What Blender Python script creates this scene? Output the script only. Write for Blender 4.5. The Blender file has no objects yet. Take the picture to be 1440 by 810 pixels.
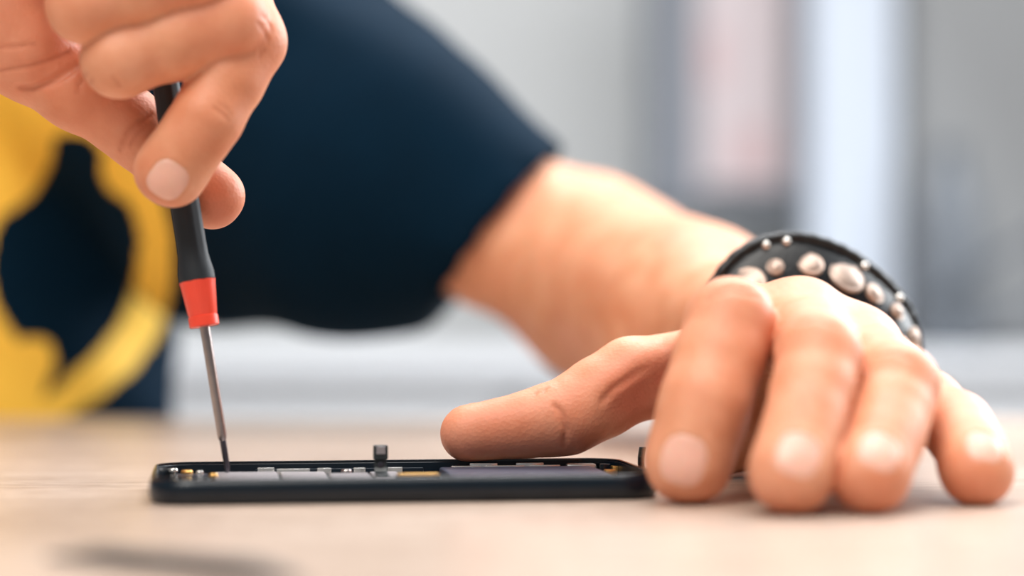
import bpy, bmesh, math, random
import numpy as np
from mathutils import Vector, Matrix
from mathutils.bvhtree import BVHTree

# ------------------------------------------------------------------ camera, world, lights
scene = bpy.context.scene
COL = scene.collection
F_PX, CAM_D, CAM_H, HORIZON = 3000.0, 566.0, 51.5, 439.0      # pixels, millimetres

cam_data = bpy.data.cameras.new('camera')
cam_data.sensor_width = 36.0
cam_data.lens = F_PX / 1440.0 * 36.0
cam_data.shift_y = (HORIZON - 405.0) / 1440.0
cam_data.clip_start, cam_data.clip_end = 0.02, 50.0
cam_data.dof.use_dof = True
cam_data.dof.focus_distance = 0.640
cam_data.dof.aperture_fstop = 3.5
cam = bpy.data.objects.new('camera', cam_data)
cam.location = (0, -CAM_D / 1000, CAM_H / 1000)
cam.rotation_euler = (math.radians(90), 0, 0)
COL.objects.link(cam)
scene.camera = cam

world = bpy.data.worlds.new('world')
scene.world = world
world.use_nodes = True
bg = world.node_tree.nodes['Background']
bg.inputs[0].default_value = (0.93, 0.96, 1.0, 1)
bg.inputs[1].default_value = 0.20

def area(name, loc, target, sx, sy, power, color):
    d = bpy.data.lights.new(name, 'AREA')
    d.shape = 'RECTANGLE'; d.size = sx; d.size_y = sy; d.energy = power; d.color = color
    o = bpy.data.objects.new(name, d)
    o.location = loc
    o.rotation_euler = (Vector(target) - Vector(loc)).to_track_quat('-Z', 'Y').to_euler()
    COL.objects.link(o)
    return o
area('window_daylight', (1.25, 1.15, 0.80), (0.05, 0.20, 0.0), 1.3, 1.0, 48, (0.93, 0.97, 1.0))
area('ceiling_lamp', (0.15, -0.25, 1.6), (0.0, 0.15, 0.0), 1.5, 0.9, 27, (1.0, 0.96, 0.91))
area('chest_fill_light', (-0.55, -0.95, 1.35), (-0.22, 0.45, 0.1), 0.9, 0.6, 20, (1.0, 0.94, 0.86))  # added fill light that brightens the chest print; no lamp known there
area('rim_light_back', (0.25, 0.95, 1.35), (0.05, 0.20, 0.0), 1.0, 0.6, 20, (0.97, 0.98, 1.0))  # added rim light for arms and shirt top; no fixture known there
area('wall_fill_light', (0.2, 1.2, 1.7), (0.2, 2.3, 0.2), 1.6, 0.5, 29, (0.97, 0.98, 1.0))  # unseen fill light that brightens the back wall

scene.view_settings.view_transform = 'Standard'
scene.view_settings.look = 'None'
scene.view_settings.gamma = 1.0
scene.view_settings.use_curve_mapping = False
scene.view_settings.exposure = 0.0
scene.cycles.use_denoising = True

# ------------------------------------------------------------------ helpers
def U(px, py, Y):
    """photo pixel + depth in mm (Y behind the phone's front edge) -> mm position"""
    s = (CAM_D + Y) / F_PX
    return np.array([(px - 720.0) * s, Y, CAM_H - (py - HORIZON) * s])

def srgb(r, g, b):
    f = lambda c: (c / 255 / 12.92) if c / 255 <= 0.04045 else ((c / 255 + 0.055) / 1.055) ** 2.4
    return (f(r), f(g), f(b), 1)

def material(name, color, rough=0.5, metal=0.0, noise=None, bump=None, **kw):
    m = bpy.data.materials.new(name); m.use_nodes = True
    nt = m.node_tree; b = nt.nodes['Principled BSDF']
    b.inputs['Base Color'].default_value = color
    b.inputs['Roughness'].default_value = rough
    b.inputs['Metallic'].default_value = metal
    for k, v in kw.items():
        b.inputs[k].default_value = v
    tc = nt.nodes.new('ShaderNodeTexCoord')
    if noise:
        sc, amt = noise
        n = nt.nodes.new('ShaderNodeTexNoise'); n.inputs['Scale'].default_value = sc
        nt.links.new(tc.outputs['Object'], n.inputs['Vector'])
        mx = nt.nodes.new('ShaderNodeMix'); mx.data_type = 'RGBA'
        mx.inputs['A'].default_value = tuple(c * (1 - amt) for c in color[:3]) + (1,)
        mx.inputs['B'].default_value = tuple(min(1, c * (1 + amt)) for c in color[:3]) + (1,)
        nt.links.new(n.outputs['Fac'], mx.inputs['Factor'])
        nt.links.new(mx.outputs['Result'], b.inputs['Base Color'])
    if bump:
        sc, st, dist = bump
        n = nt.nodes.new('ShaderNodeTexNoise'); n.inputs['Scale'].default_value = sc
        n.inputs['Detail'].default_value = 4
        nt.links.new(tc.outputs['Object'], n.inputs['Vector'])
        bp = nt.nodes.new('ShaderNodeBump'); bp.inputs['Strength'].default_value = st
        bp.inputs['Distance'].default_value = dist
        nt.links.new(n.outputs['Fac'], bp.inputs['Height'])
        nt.links.new(bp.outputs['Normal'], b.inputs['Normal'])
    return m

def mesh_obj(name, verts, faces, mat, parent=None, smooth=True):
    me = bpy.data.meshes.new(name)
    me.from_pydata([tuple(v) for v in verts], [], [tuple(f) for f in faces])
    me.validate(); me.update()
    if smooth:
        me.polygons.foreach_set('use_smooth', [True] * len(me.polygons))
    if mat: me.materials.append(mat)
    o = bpy.data.objects.new(name, me); COL.objects.link(o)
    if parent: o.parent = parent
    return o

def bm_obj(name, bm, mat, parent=None, smooth=False, auto=None):
    bmesh.ops.recalc_face_normals(bm, faces=bm.faces)
    me = bpy.data.meshes.new(name); bm.to_mesh(me); bm.free()
    if smooth:
        me.polygons.foreach_set('use_smooth', [True] * len(me.polygons))
        if auto: me.set_sharp_from_angle(angle=math.radians(auto))
    me.materials.append(mat)
    o = bpy.data.objects.new(name, me); COL.objects.link(o)
    if parent: o.parent = parent
    return o

def box_bm(c, s, bevel=0.0, seg=2, rot=None):
    """box centre c, size s (metres)"""
    bm = bmesh.new()
    bmesh.ops.create_cube(bm, size=1)
    bmesh.ops.scale(bm, vec=s, verts=bm.verts)
    if bevel:
        bmesh.ops.bevel(bm, geom=list(bm.edges), offset=bevel, segments=seg, affect='EDGES', profile=0.5)
    if rot is not None:
        bmesh.ops.transform(bm, matrix=rot, verts=bm.verts)
    bmesh.ops.translate(bm, vec=c, verts=bm.verts)
    return bm

def lathe_bm(profile, seg=48, facet=None):
    """profile: list of (r, z); caps closed"""
    bm = bmesh.new(); rings = []
    for r, z in profile:
        rings.append([bm.verts.new((r * math.cos(2 * math.pi * i / seg), r * math.sin(2 * math.pi * i / seg), z)) for i in range(seg)])
    for a, b in zip(rings, rings[1:]):
        for i in range(seg):
            bm.faces.new((a[i], a[(i + 1) % seg], b[(i + 1) % seg], b[i]))
    bm.faces.new(rings[0][::-1]); bm.faces.new(rings[-1])
    return bm

def empty(name, loc, label, cat, group=None, rot=(0, 0, 0)):
    o = bpy.data.objects.new(name, None); COL.objects.link(o)
    o.location = loc; o.rotation_euler = rot
    o['label'] = label; o['category'] = cat
    if group: o['group'] = group
    return o

def tag(o, label, cat, group=None):
    o['label'] = label; o['category'] = cat
    if group: o['group'] = group
    return o

def structure(o, label=None, cat=None):
    o['kind'] = 'structure'
    if label: o['label'] = label
    if cat: o['category'] = cat
    return o

def rrect(w, h, r, n=10):
    """rounded rectangle outline, centred"""
    pts = []
    for cx, cy, a0 in ((w/2 - r, h/2 - r, 0), (-w/2 + r, h/2 - r, 90), (-w/2 + r, -h/2 + r, 180), (w/2 - r, -h/2 + r, 270)):
        for i in range(n + 1):
            a = math.radians(a0 + 90 * i / n)
            pts.append((cx + r * math.cos(a), cy + r * math.sin(a)))
    return pts

# ------------------------------------------------------------------ materials
def wood_material():
    m = bpy.data.materials.new('light_oak'); m.use_nodes = True
    nt = m.node_tree; b = nt.nodes['Principled BSDF']; L = nt.links
    tc = nt.nodes.new('ShaderNodeTexCoord')
    mp = nt.nodes.new('ShaderNodeMapping'); mp.inputs['Scale'].default_value = (6, 70, 30)
    L.new(tc.outputs['Object'], mp.inputs['Vector'])
    n1 = nt.nodes.new('ShaderNodeTexNoise'); n1.inputs['Scale'].default_value = 3; n1.inputs['Detail'].default_value = 8
    n1.inputs['Distortion'].default_value = 0.6
    L.new(mp.outputs['Vector'], n1.inputs['Vector'])
    mp2 = nt.nodes.new('ShaderNodeMapping'); mp2.inputs['Scale'].default_value = (25, 420, 100)
    L.new(tc.outputs['Object'], mp2.inputs['Vector'])
    n2 = nt.nodes.new('ShaderNodeTexNoise'); n2.inputs['Scale'].default_value = 4; n2.inputs['Detail'].default_value = 6
    L.new(mp2.outputs['Vector'], n2.inputs['Vector'])
    n3 = nt.nodes.new('ShaderNodeTexNoise'); n3.inputs['Scale'].default_value = 7; n3.inputs['Detail'].default_value = 2
    L.new(tc.outputs['Object'], n3.inputs['Vector'])
    r1 = nt.nodes.new('ShaderNodeValToRGB')
    r1.color_ramp.elements[0].position = 0.3; r1.color_ramp.elements[0].color = srgb(182, 160, 144)
    r1.color_ramp.elements[1].position = 0.7; r1.color_ramp.elements[1].color = srgb(214, 196, 182)
    L.new(n1.outputs['Fac'], r1.inputs['Fac'])
    r2 = nt.nodes.new('ShaderNodeValToRGB')
    r2.color_ramp.elements[0].position = 0.36; r2.color_ramp.elements[0].color = (0.52, 0.46, 0.42, 1)
    r2.color_ramp.elements[1].position = 0.52; r2.color_ramp.elements[1].color = (1, 1, 1, 1)
    L.new(n2.outputs['Fac'], r2.inputs['Fac'])
    mx = nt.nodes.new('ShaderNodeMix'); mx.data_type = 'RGBA'; mx.blend_type = 'MULTIPLY'
    mx.inputs['Factor'].default_value = 0.75
    L.new(r1.outputs['Color'], mx.inputs['A']); L.new(r2.outputs['Color'], mx.inputs['B'])
    r3 = nt.nodes.new('ShaderNodeValToRGB')
    r3.color_ramp.elements[0].position = 0.35; r3.color_ramp.elements[0].color = (0.86, 0.83, 0.8, 1)
    r3.color_ramp.elements[1].position = 0.65; r3.color_ramp.elements[1].color = (1, 1, 1, 1)
    L.new(n3.outputs['Fac'], r3.inputs['Fac'])
    mx2 = nt.nodes.new('ShaderNodeMix'); mx2.data_type = 'RGBA'; mx2.blend_type = 'MULTIPLY'
    mx2.inputs['Factor'].default_value = 1
    L.new(mx.outputs['Result'], mx2.inputs['A']); L.new(r3.outputs['Color'], mx2.inputs['B'])
    L.new(mx2.outputs['Result'], b.inputs['Base Color'])
    b.inputs['Roughness'].default_value = 0.30
    bp = nt.nodes.new('ShaderNodeBump'); bp.inputs['Strength'].default_value = 0.18; bp.inputs['Distance'].default_value = 0.0006
    L.new(n2.outputs['Fac'], bp.inputs['Height']); L.new(bp.outputs['Normal'], b.inputs['Normal'])
    return m

def skin_material():
    m = bpy.data.materials.new('skin'); m.use_nodes = True
    nt = m.node_tree; b = nt.nodes['Principled BSDF']; L = nt.links
    tc = nt.nodes.new('ShaderNodeTexCoord')
    at = nt.nodes.new('ShaderNodeAttribute'); at.attribute_name = 'flush'
    n = nt.nodes.new('ShaderNodeTexNoise'); n.inputs['Scale'].default_value = 90; n.inputs['Detail'].default_value = 5
    L.new(tc.outputs['Object'], n.inputs['Vector'])
    r = nt.nodes.new('ShaderNodeValToRGB')
    r.color_ramp.elements[0].position = 0.3; r.color_ramp.elements[0].color = srgb(213, 147, 110)
    r.color_ramp.elements[1].position = 0.7; r.color_ramp.elements[1].color = srgb(228, 170, 136)
    L.new(n.outputs['Fac'], r.inputs['Fac'])
    mx = nt.nodes.new('ShaderNodeMix'); mx.data_type = 'RGBA'
    L.new(at.outputs['Fac'], mx.inputs['Factor'])
    L.new(r.outputs['Color'], mx.inputs['A']); mx.inputs['B'].default_value = srgb(218, 124, 100)
    nb = nt.nodes.new('ShaderNodeTexNoise'); nb.inputs['Scale'].default_value = 38; nb.inputs['Detail'].default_value = 3
    L.new(tc.outputs['Object'], nb.inputs['Vector'])
    rb_ = nt.nodes.new('ShaderNodeValToRGB')
    rb_.color_ramp.elements[0].position = 0.36; rb_.color_ramp.elements[0].color = (0.92, 0.78, 0.72, 1)
    rb_.color_ramp.elements[1].position = 0.60; rb_.color_ramp.elements[1].color = (1, 1, 1, 1)
    L.new(nb.outputs['Fac'], rb_.inputs['Fac'])
    mb = nt.nodes.new('ShaderNodeMix'); mb.data_type = 'RGBA'; mb.blend_type = 'MULTIPLY'; mb.inputs['Factor'].default_value = 0.8
    L.new(mx.outputs['Result'], mb.inputs['A']); L.new(rb_.outputs['Color'], mb.inputs['B'])
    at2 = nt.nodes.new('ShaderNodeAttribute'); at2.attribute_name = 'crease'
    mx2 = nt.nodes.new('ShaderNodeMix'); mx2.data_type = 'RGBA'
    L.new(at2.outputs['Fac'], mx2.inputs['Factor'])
    L.new(mb.outputs['Result'], mx2.inputs['A']); mx2.inputs['B'].default_value = srgb(178, 96, 66)  # crease colour, also painted as shade in finger gaps and thumb hollow
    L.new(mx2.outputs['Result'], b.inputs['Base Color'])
    b.inputs['Roughness'].default_value = 0.52
    b.inputs['Specular IOR Level'].default_value = 0.42
    b.inputs['Subsurface Weight'].default_value = 0.22
    b.inputs['Subsurface Radius'].default_value = (1.0, 0.35, 0.18)
    b.inputs['Subsurface Scale'].default_value = 0.003
    v = nt.nodes.new('ShaderNodeTexVoronoi'); v.inputs['Scale'].default_value = 900
    L.new(tc.outputs['Object'], v.inputs['Vector'])
    n2 = nt.nodes.new('ShaderNodeTexNoise'); n2.inputs['Scale'].default_value = 420; n2.inputs['Detail'].default_value = 4
    L.new(tc.outputs['Object'], n2.inputs['Vector'])
    ad = nt.nodes.new('ShaderNodeMath'); ad.operation = 'ADD'
    L.new(v.outputs['Distance'], ad.inputs[0]); L.new(n2.outputs['Fac'], ad.inputs[1])
    bp = nt.nodes.new('ShaderNodeBump'); bp.inputs['Strength'].default_value = 0.2; bp.inputs['Distance'].default_value = 0.0004
    L.new(ad.outputs[0], bp.inputs['Height']); L.new(bp.outputs['Normal'], b.inputs['Normal'])
    return m

M = {}
M['wood'] = wood_material()
M['skin'] = skin_material()
M['nail'] = material('fingernail', srgb(234, 184, 166), 0.36, 0, (300, 0.06), None)
M['nail'].node_tree.nodes['Principled BSDF'].inputs['Subsurface Weight'].default_value = 0.3
M['nail'].node_tree.nodes['Principled BSDF'].inputs['Subsurface Scale'].default_value = 0.002
M['wall'] = material('wall_paint', srgb(212, 214, 214), 0.8, 0, (3, 0.03), None)
M['white'] = material('white_lacquer', srgb(226, 229, 234), 0.4, 0, (4, 0.02), None)
M['post'] = material('pale_blue_grey_paint', srgb(198, 207, 220), 0.5, 0, (4, 0.02), None)
M['board_backing'] = material('grey_board', srgb(126, 130, 138), 0.6, 0, (8, 0.05), None)
M['grey_panel'] = material('grey_panel', srgb(150, 152, 154), 0.6, 0, (5, 0.05), None)
M['dark_frame'] = material('dark_grey_frame', srgb(88, 94, 102), 0.5, 0, (8, 0.05), None)
M['pink_paper'] = material('pinkish_paper', srgb(206, 194, 196), 0.8, 0, (12, 0.05), None)
M['red_print'] = material('red_print', srgb(206, 180, 181), 0.8, 0, (12, 0.05), None)
M['floor'] = material('floor_vinyl', srgb(150, 146, 142), 0.5, 0, (2, 0.08), None)
M['shirt'] = material('navy_cotton', srgb(0, 27, 45), 0.9, 0, (60, 0.15), (1800, 0.35, 0.0006), **{'Specular IOR Level': 0.1})
M['print'] = material('yellow_print', srgb(255, 203, 72), 0.7, 0, (40, 0.05), None)
M['phone_black'] = material('black_anodised', srgb(4, 20, 32), 0.3, 0.1, (200, 0.2), None)
M['phone_bezel'] = material('black_bezel_gloss', srgb(10, 16, 22), 0.15, 0.0, (200, 0.2), None)
M['battery'] = material('dark_battery_wrap', srgb(62, 66, 84), 0.38, 0, (350, 0.15), (900, 0.3, 0.0003))
M['board'] = material('circuit_board', srgb(26, 46, 50), 0.5, 0, (600, 0.4), None)
M['shield'] = material('metal_shield', srgb(168, 162, 164), 0.42, 0.75, (250, 0.2), None)
M['steel'] = material('brushed_steel', srgb(168, 160, 158), 0.3, 1.0, (400, 0.15), None)
M['dark_steel'] = material('dark_steel', srgb(92, 90, 98), 0.35, 1.0, (400, 0.15), None)
M['gold'] = material('gold_plating', srgb(226, 178, 104), 0.3, 0.9, (400, 0.1), None)
M['silver'] = material('silver_clip', srgb(225, 222, 218), 0.25, 0.8, (400, 0.08), None)
M['flex'] = material('flex_ribbon', srgb(34, 40, 42), 0.4, 0, (700, 0.4), None)
M['rubber'] = material('black_rubber', srgb(20, 30, 38), 0.62, 0, (300, 0.12), (2500, 0.3, 0.0002))
M['red_plastic'] = material('red_plastic', srgb(238, 74, 52), 0.35, 0, (150, 0.05), None)
M['leather'] = material('black_leather', srgb(5, 8, 14), 0.38, 0, (300, 0.3), (900, 0.4, 0.0005))
M['stud'] = material('pale_metal_stud', srgb(176, 156, 144), 0.42, 0.6, (350, 0.12), None)

# ------------------------------------------------------------------ room and background
structure(bm_obj('floor', box_bm((0, 1.0, -0.76), (8, 8, 0.02)), M['floor']), 'grey vinyl floor below the table', 'floor')
structure(bm_obj('wall_back', box_bm((0, 2.9, 0.5), (8, 0.1, 2.52)), M['wall']), 'pale grey painted wall behind the person', 'wall')

# table
tb = box_bm((0, -0.02, -0.015), (2.2, 0.98, 0.03), 0.003, 2)
table = empty('work_table', (0, 0, -0.75), 'light oak work table under the phone and hands', 'table')
top = bm_obj('table_top', tb, M['wood'], table); top.location = (0, 0, 0.75)
for sx in (-1, 1):
    for sy in (-0.46, 0.42):
        lg = bm_obj('leg', box_bm((sx * 1.02, sy, 0.36), (0.06, 0.06, 0.72), 0.004), M['white'], table)

# long low white sideboard behind, its top at table height
sb = empty('sideboard', (0, 2.45, -0.75), 'long low white sideboard along the back wall', 'sideboard')
bm_obj('body', box_bm((0, 0.0, 0.36), (5.0, 0.6, 0.72), 0.004), M['white'], sb)
bm_obj('worktop', box_bm((0, -0.02, 0.735), (5.04, 0.66, 0.03), 0.004), M['white'], sb)
for i in range(6):
    d = bm_obj('door', box_bm((-2.08 + i * 0.832, -0.31, 0.37), (0.80, 0.02, 0.66), 0.003), M['white'], sb)
    bm_obj('handle', box_bm((-2.08 + i * 0.832 + 0.33, -0.327, 0.60), (0.012, 0.014, 0.12), 0.003), M['dark_frame'], d)

YB = 2250.0
def back_box(name, x0, x1, y0, y1, Y, depth, mat, parent=None, bevel=0.004):
    a = U(x0, y1, Y) / 1000; b = U(x1, y0, Y) / 1000
    c = (a + b) / 2; s = (b - a)
    return bm_obj(name, box_bm((c[0], Y / 1000 + depth / 2, c[2]), (abs(s[0]), depth, abs(s[2])), bevel), mat, parent)

# white upright post
tag(back_box('upright_post', 1142, 1262, -420, 498, YB, 0.10, M['post']), 'bright white upright post standing on the sideboard', 'post')
# dark framed cabinet / board with pale paper panel
fb = empty('framed_board', U(1020, 290, YB + 150) / 1000, 'dark grey framed board holding a pinkish paper sheet', 'board')
def child_of(o, e):
    o.parent = e; o.matrix_parent_inverse = Matrix.Translation(e.location).inverted(); return o
child_of(back_box('backing_panel', 915, 1136, -360, 292, YB + 170, 0.02, M['board_backing']), fb)
child_of(back_box('paper_sheet', 985, 1106, -330, 262, YB + 160, 0.004, M['pink_paper'], bevel=0), fb)
child_of(back_box('red_stripe', 990, 1018, 40, 120, YB + 158, 0.002, M['red_print'], bevel=0), fb)
child_of(back_box('red_patch', 1030, 1085, 180, 245, YB + 158, 0.002, M['red_print'], bevel=0), fb)
for a in ((905, 920, -365, 296), (1132, 1142, -365, 296), (905, 1142, 284, 300)):
    child_of(back_box('frame_rail', *a, YB + 155, 0.035, M['dark_frame']), fb)
# grey cupboard at right
gc = empty('grey_cupboard', (0.75, 2.45, -0.015), 'mid grey cupboard standing on the sideboard', 'cupboard')
child_of(back_box('body', 1275, 1900, -420, 490, YB + 60, 0.3, M['grey_panel']), gc)
child_of(back_box('door', 1285, 1590, -410, 478, YB + 45, 0.018, M['grey_panel']), gc)

# dark grey bottle and leaning tray on the sideboard
bz = U(1335, 480, YB - 60); bz[2] = 0
bo = lathe_bm([(0.034, 0.0), (0.040, 0.006), (0.043, 0.09), (0.040, 0.17), (0.030, 0.215), (0.020, 0.235), (0.019, 0.262), (0.021, 0.268), (0.012, 0.27)], 32)
o = bm_obj('bottle', bo, material('dark_grey_glaze', srgb(112, 118, 126), 0.4, 0, (20, 0.1)), None, True, 40); o.location = bz / 1000
tag(o, 'dark grey bottle on the sideboard before the grey cupboard', 'bottle')
tr = empty('leaning_rack', (0.68, 2.20, 0.0), 'pale grey slanted rack with two dark rails on the sideboard', 'rack')
def bar(name, p, q, th, mat):
    p, q = Vector(p), Vector(q); d = q - p
    bm = box_bm((0, 0, 0), (d.length, th, th), th * 0.2, 2)
    bmesh.ops.transform(bm, matrix=Matrix.Translation((p + q) / 2) @ d.to_track_quat('X', 'Z').to_matrix().to_4x4(), verts=bm.verts)
    return child_of(bm_obj(name, bm, mat), tr)
ya = YB - 120
for (xa, yaa, xb, ybb) in ((1296, 424, 1480, 318), (1340, 488, 1520, 384)):
    bar('rail', U(xa, yaa, ya) / 1000, U(xb, ybb, ya) / 1000, 0.012, M['dark_frame'])
bar('support_leg', U(1478, 318, ya) / 1000, U(1478, 493, ya) / 1000, 0.014, M['dark_frame'])
bar('support_leg', U(1345, 488, ya) / 1000, U(1345, 493, ya) / 1000, 0.012, M['dark_frame'])

# ------------------------------------------------------------------ phone
PH_ROT = math.radians(8.5)
PH_C = np.array([-32.0, 41.7])
phone = empty('opened_phone', (PH_C[0] / 1000, PH_C[1] / 1000, 0), 'black phone with its screen removed and inner parts exposed, lying on the table', 'phone', rot=(0, 0, PH_ROT))
def ph_local(px, py, z):
    """pixel on the height z (mm) inside the phone -> phone local mm"""
    d = F_PX * (CAM_H - z) / (py - HORIZON)
    w = U(px, py, d - CAM_D)[:2] - PH_C
    c, s = math.cos(PH_ROT), math.sin(PH_ROT)
    return np.array([c * w[0] + s * w[1], -s * w[0] + c * w[1]])

def loft_rrect(name, w, h, r, profile, mat, parent, cap_top=True):
    bm = bmesh.new(); rings = []
    for ins, z in profile:
        pts = rrect(w - 2 * ins, h - 2 * ins, max(r - ins, 0.5), 10)
        rings.append([bm.verts.new((x / 1000, y / 1000, z / 1000)) for x, y in pts])
    n = len(rings[0])
    for a, b in zip(rings, rings[1:]):
        for i in range(n):
            bm.faces.new((a[i], a[(i + 1) % n], b[(i + 1) % n], b[i]))
    bm.faces.new(rings[0][::-1]); bm.faces.new(rings[-1])
    return bm_obj(name, bm, mat, parent, True, 40)

PW, PHH = 140.0, 67.0
loft_rrect('frame', PW, PHH, 12.0, [(2.6, 0.0), (1.0, 0.35), (0.25, 1.4), (0, 3.2), (0.1, 5.0), (0.5, 6.2), (1.1, 6.8), (1.5, 6.8), (1.9, 6.4), (2.1, 1.6)], M['phone_black'], phone)
def ring_trim():
    bm = bmesh.new(); rings = []
    for ins, z in [(1.05, 6.7), (0.9, 7.05), (1.3, 7.25), (1.75, 7.1), (1.8, 6.4)]:
        rings.append([bm.verts.new((x / 1000, y / 1000, z / 1000)) for x, y in rrect(PW - 2 * ins, PHH - 2 * ins, 12.0 - ins, 10)])
    n = len(rings[0])
    rings.append(rings[0])
    for a, b in zip(rings, rings[1:]):
        for i in range(n):
            bm.faces.new((a[i], a[(i + 1) % n], b[(i + 1) % n], b[i]))
    return bm_obj('bezel_rim', bm, M['phone_bezel'], phone, True, 50)
ring_trim()
def pbox(name, x0, x1, y0, y1, z0, z1, mat, bev=0.0003):
    return bm_obj(name, box_bm(((x0 + x1) / 2000, (y0 + y1) / 2000, (z0 + z1) / 2000), ((x1 - x0) / 1000, (y1 - y0) / 1000, (z1 - z0) / 1000), bev), mat, phone, True, 40)

pbox('battery', 14, 60, -24, 24, 1.6, 5.5, M['battery'], 0.0008)
pbox('circuit_board', -62, 11, -28, 29.2, 1.6, 3.0, M['board'])
random.seed(4)
# shields with slightly different heights
for (x0, x1, y0, y1, z1) in ((-52, -34, -26, 22, 4.9), (-33, -20, -25, 24, 4.6), (-19.5, -8, -26, 12, 5.0), (-7, 1, -26, 20, 4.7), (2, 10, -26, 6, 5.0)):
    pbox('shield_plate', x0, x1, y0, y1, 3.0, z1, M['shield'], 0.0004)
pbox('camera_bracket', -63, -54, 8, 22, 1.6, 4.6, M['dark_steel'])
pbox('speaker_box', -64, -54, -24, 4, 1.6, 5.2, M['phone_bezel'], 0.0006)
pbox('side_rail', -40, 10, 29.6, 31.0, 1.6, 5.0, M['phone_black'])

# silver clips and strips along the far wall
for (xa, xb, py, h, dz) in ((362, 386, 660, 1.2, 5.0), (389, 436, 661.5, 1.0, 4.9), (446, 466, 660.5, 1.2, 5.0), (497, 514, 660, 1.2, 5.0), (545, 566, 659.5, 1.0, 5.0),
                            (634, 676, 657.5, 1.2, 5.2), (682, 738, 656.8, 1.2, 5.2), (743, 788, 656, 1.2, 5.2), (660, 700, 653.6, 0.8, 5.8), (725, 765, 653, 0.8, 5.8)):
    a = ph_local(xa, py, dz); b = ph_local(xb, py, dz)
    yy = min((a[1] + b[1]) / 2, 30.5)
    pbox('contact_clip', a[0], b[0], yy - h / 2, yy + h / 2, 2.0, dz + 0.5, M['silver'], 0.0002)
# pale bar, black block and copper piece by the right end
a = ph_local(792, 652, 5.6); b = ph_local(836, 652, 5.6)
pbox('vibration_motor', a[0], b[0], 25.5, 30.2, 1.6, 5.9, M['silver'], 0.0009)
pbox('motor_mount', b[0] + 0.6, b[0] + 4.0, 24.0, 29.0, 1.6, 5.9, M['phone_bezel'], 0.0005)
pbox('copper_contact', b[0] + 4.2, b[0] + 6.2, 23.0, 27.0, 1.6, 5.3, M['gold'], 0.0004)
pbox('tail_clip', 62.0, 65.4, 12.0, 15.0, 1.6, 5.0, M['gold'], 0.0003)

# screws
def screw(px, py, r, mat):
    p = ph_local(px, py, 5.2)
    bm = lathe_bm([(r * 0.7, 1.6), (r * 0.7, 4.6), (r, 4.6), (r, 5.2), (r * 0.8, 5.6), (r * 0.35, 5.7), (r * 0.3, 5.35)], 20)
    bmesh.ops.scale(bm, vec=(0.001,) * 3, verts=bm.verts)
    o = bm_obj('screw', bm, mat, phone, True, 40); o.location = (max(p[0], -64) / 1000, min(p[1], 29) / 1000, 0)
for s in ((238, 659, 1.5, M['silver']), (245, 656.5, 1.2, M['silver']), (263, 663, 1.8, M['gold']), (281, 664, 1.1, M['silver']), (300, 668, 1.3, M['gold']),
          (487, 662, 1.6, M['steel']), (900, 664, 1.0, M['gold']), (893, 660, 0.9, M['gold'])):
    screw(*s)

# gold board connector
p = ph_local(588, 667, 5.6)
cb = pbox('board_connector', p[0] - 6.4, p[0] + 6.4, p[1] - 1.8, p[1] + 1.8, 3.0, 5.3, M['flex'], 0.0003)
for (x0, x1, y0, y1) in ((-6, 6, -1.6, -1.1), (-6, 6, 1.1, 1.6), (-6, -5.3, -1.6, 1.6), (5.3, 6, -1.6, 1.6)):
    o = bm_obj('gold_edge', box_bm(((p[0] + (x0 + x1) / 2) / 1000, (p[1] + (y0 + y1) / 2) / 1000, 5.5 / 1000), ((x1 - x0) / 1000, (y1 - y0) / 1000, 0.0008), 0.0001), M['gold'], cb)

# ribbon connectors standing up
def ribbon(name, base, pts, width, thick, mat):
    """pts: (offset along local y, z) curve in mm; extruded along local x by width"""
    bm = bmesh.new(); rows = []
    n = len(pts)
    for i, (yy, zz) in enumerate(pts):
        y0, z0 = pts[max(i - 1, 0)]; y1, z1 = pts[min(i + 1, n - 1)]
        t = Vector((y1 - y0, z1 - z0)).normalized(); nn = (-t.y * thick / 2, t.x * thick / 2)
        rows.append([bm.verts.new(((base[0] + sx * width / 2) / 1000, (base[1] + yy + sn * nn[0]) / 1000, (zz + sn * nn[1]) / 1000)) for sx, sn in ((-1, -1), (1, -1), (1, 1), (-1, 1))])
    for a, b in zip(rows, rows[1:]):
        for i in range(4):
            bm.faces.new((a[i], a[(i + 1) % 4], b[(i + 1) % 4], b[i]))
    bm.faces.new(rows[0][::-1]); bm.faces.new(rows[-1])
    return bm_obj(name, bm, mat, phone)
bq = ph_local(535, 666, 4.8)
rb = ribbon('flex_cable', bq, [(-9, 4.9), (-4, 5.0), (-1.5, 5.4), (-0.4, 6.6), (0.0, 8.5), (0.1, 10.6)], 3.6, 0.35, M['flex'])
o = bm_obj('connector_head', box_bm((bq[0] / 1000, (bq[1] - 0.3) / 1000, 11.0 / 1000), (0.0042, 0.0016, 0.0042), 0.0003), M['flex'], rb)
bm_obj('contact_plate', box_bm((bq[0] / 1000, (bq[1] - 1.2) / 1000, 11.6 / 1000), (0.0026, 0.0004, 0.0022), 0.0001), M['shield'], rb)
bmz = lathe_bm([(0.9, 0), (0.9, 0.5), (0.4, 0.6)], 16); bmesh.ops.scale(bmz, vec=(0.001,) * 3, verts=bmz.verts)
o = bm_obj('press_stud', bmz, M['dark_steel'], rb, True, 40); o.rotation_euler = (math.radians(90), 0, 0); o.location = (bq[0] / 1000, (bq[1] - 0.3) / 1000, 7.4 / 1000)
bt = ph_local(903, 655, 5.5)
ribbon('flex_cable', (bt[0], bt[1] + 1), [(0, 4.5), (0.6, 6.0), (0.5, 8.0), (-0.8, 10.0), (-1.6, 11.0)], 2.0, 0.5, M['phone_bezel'])

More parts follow.
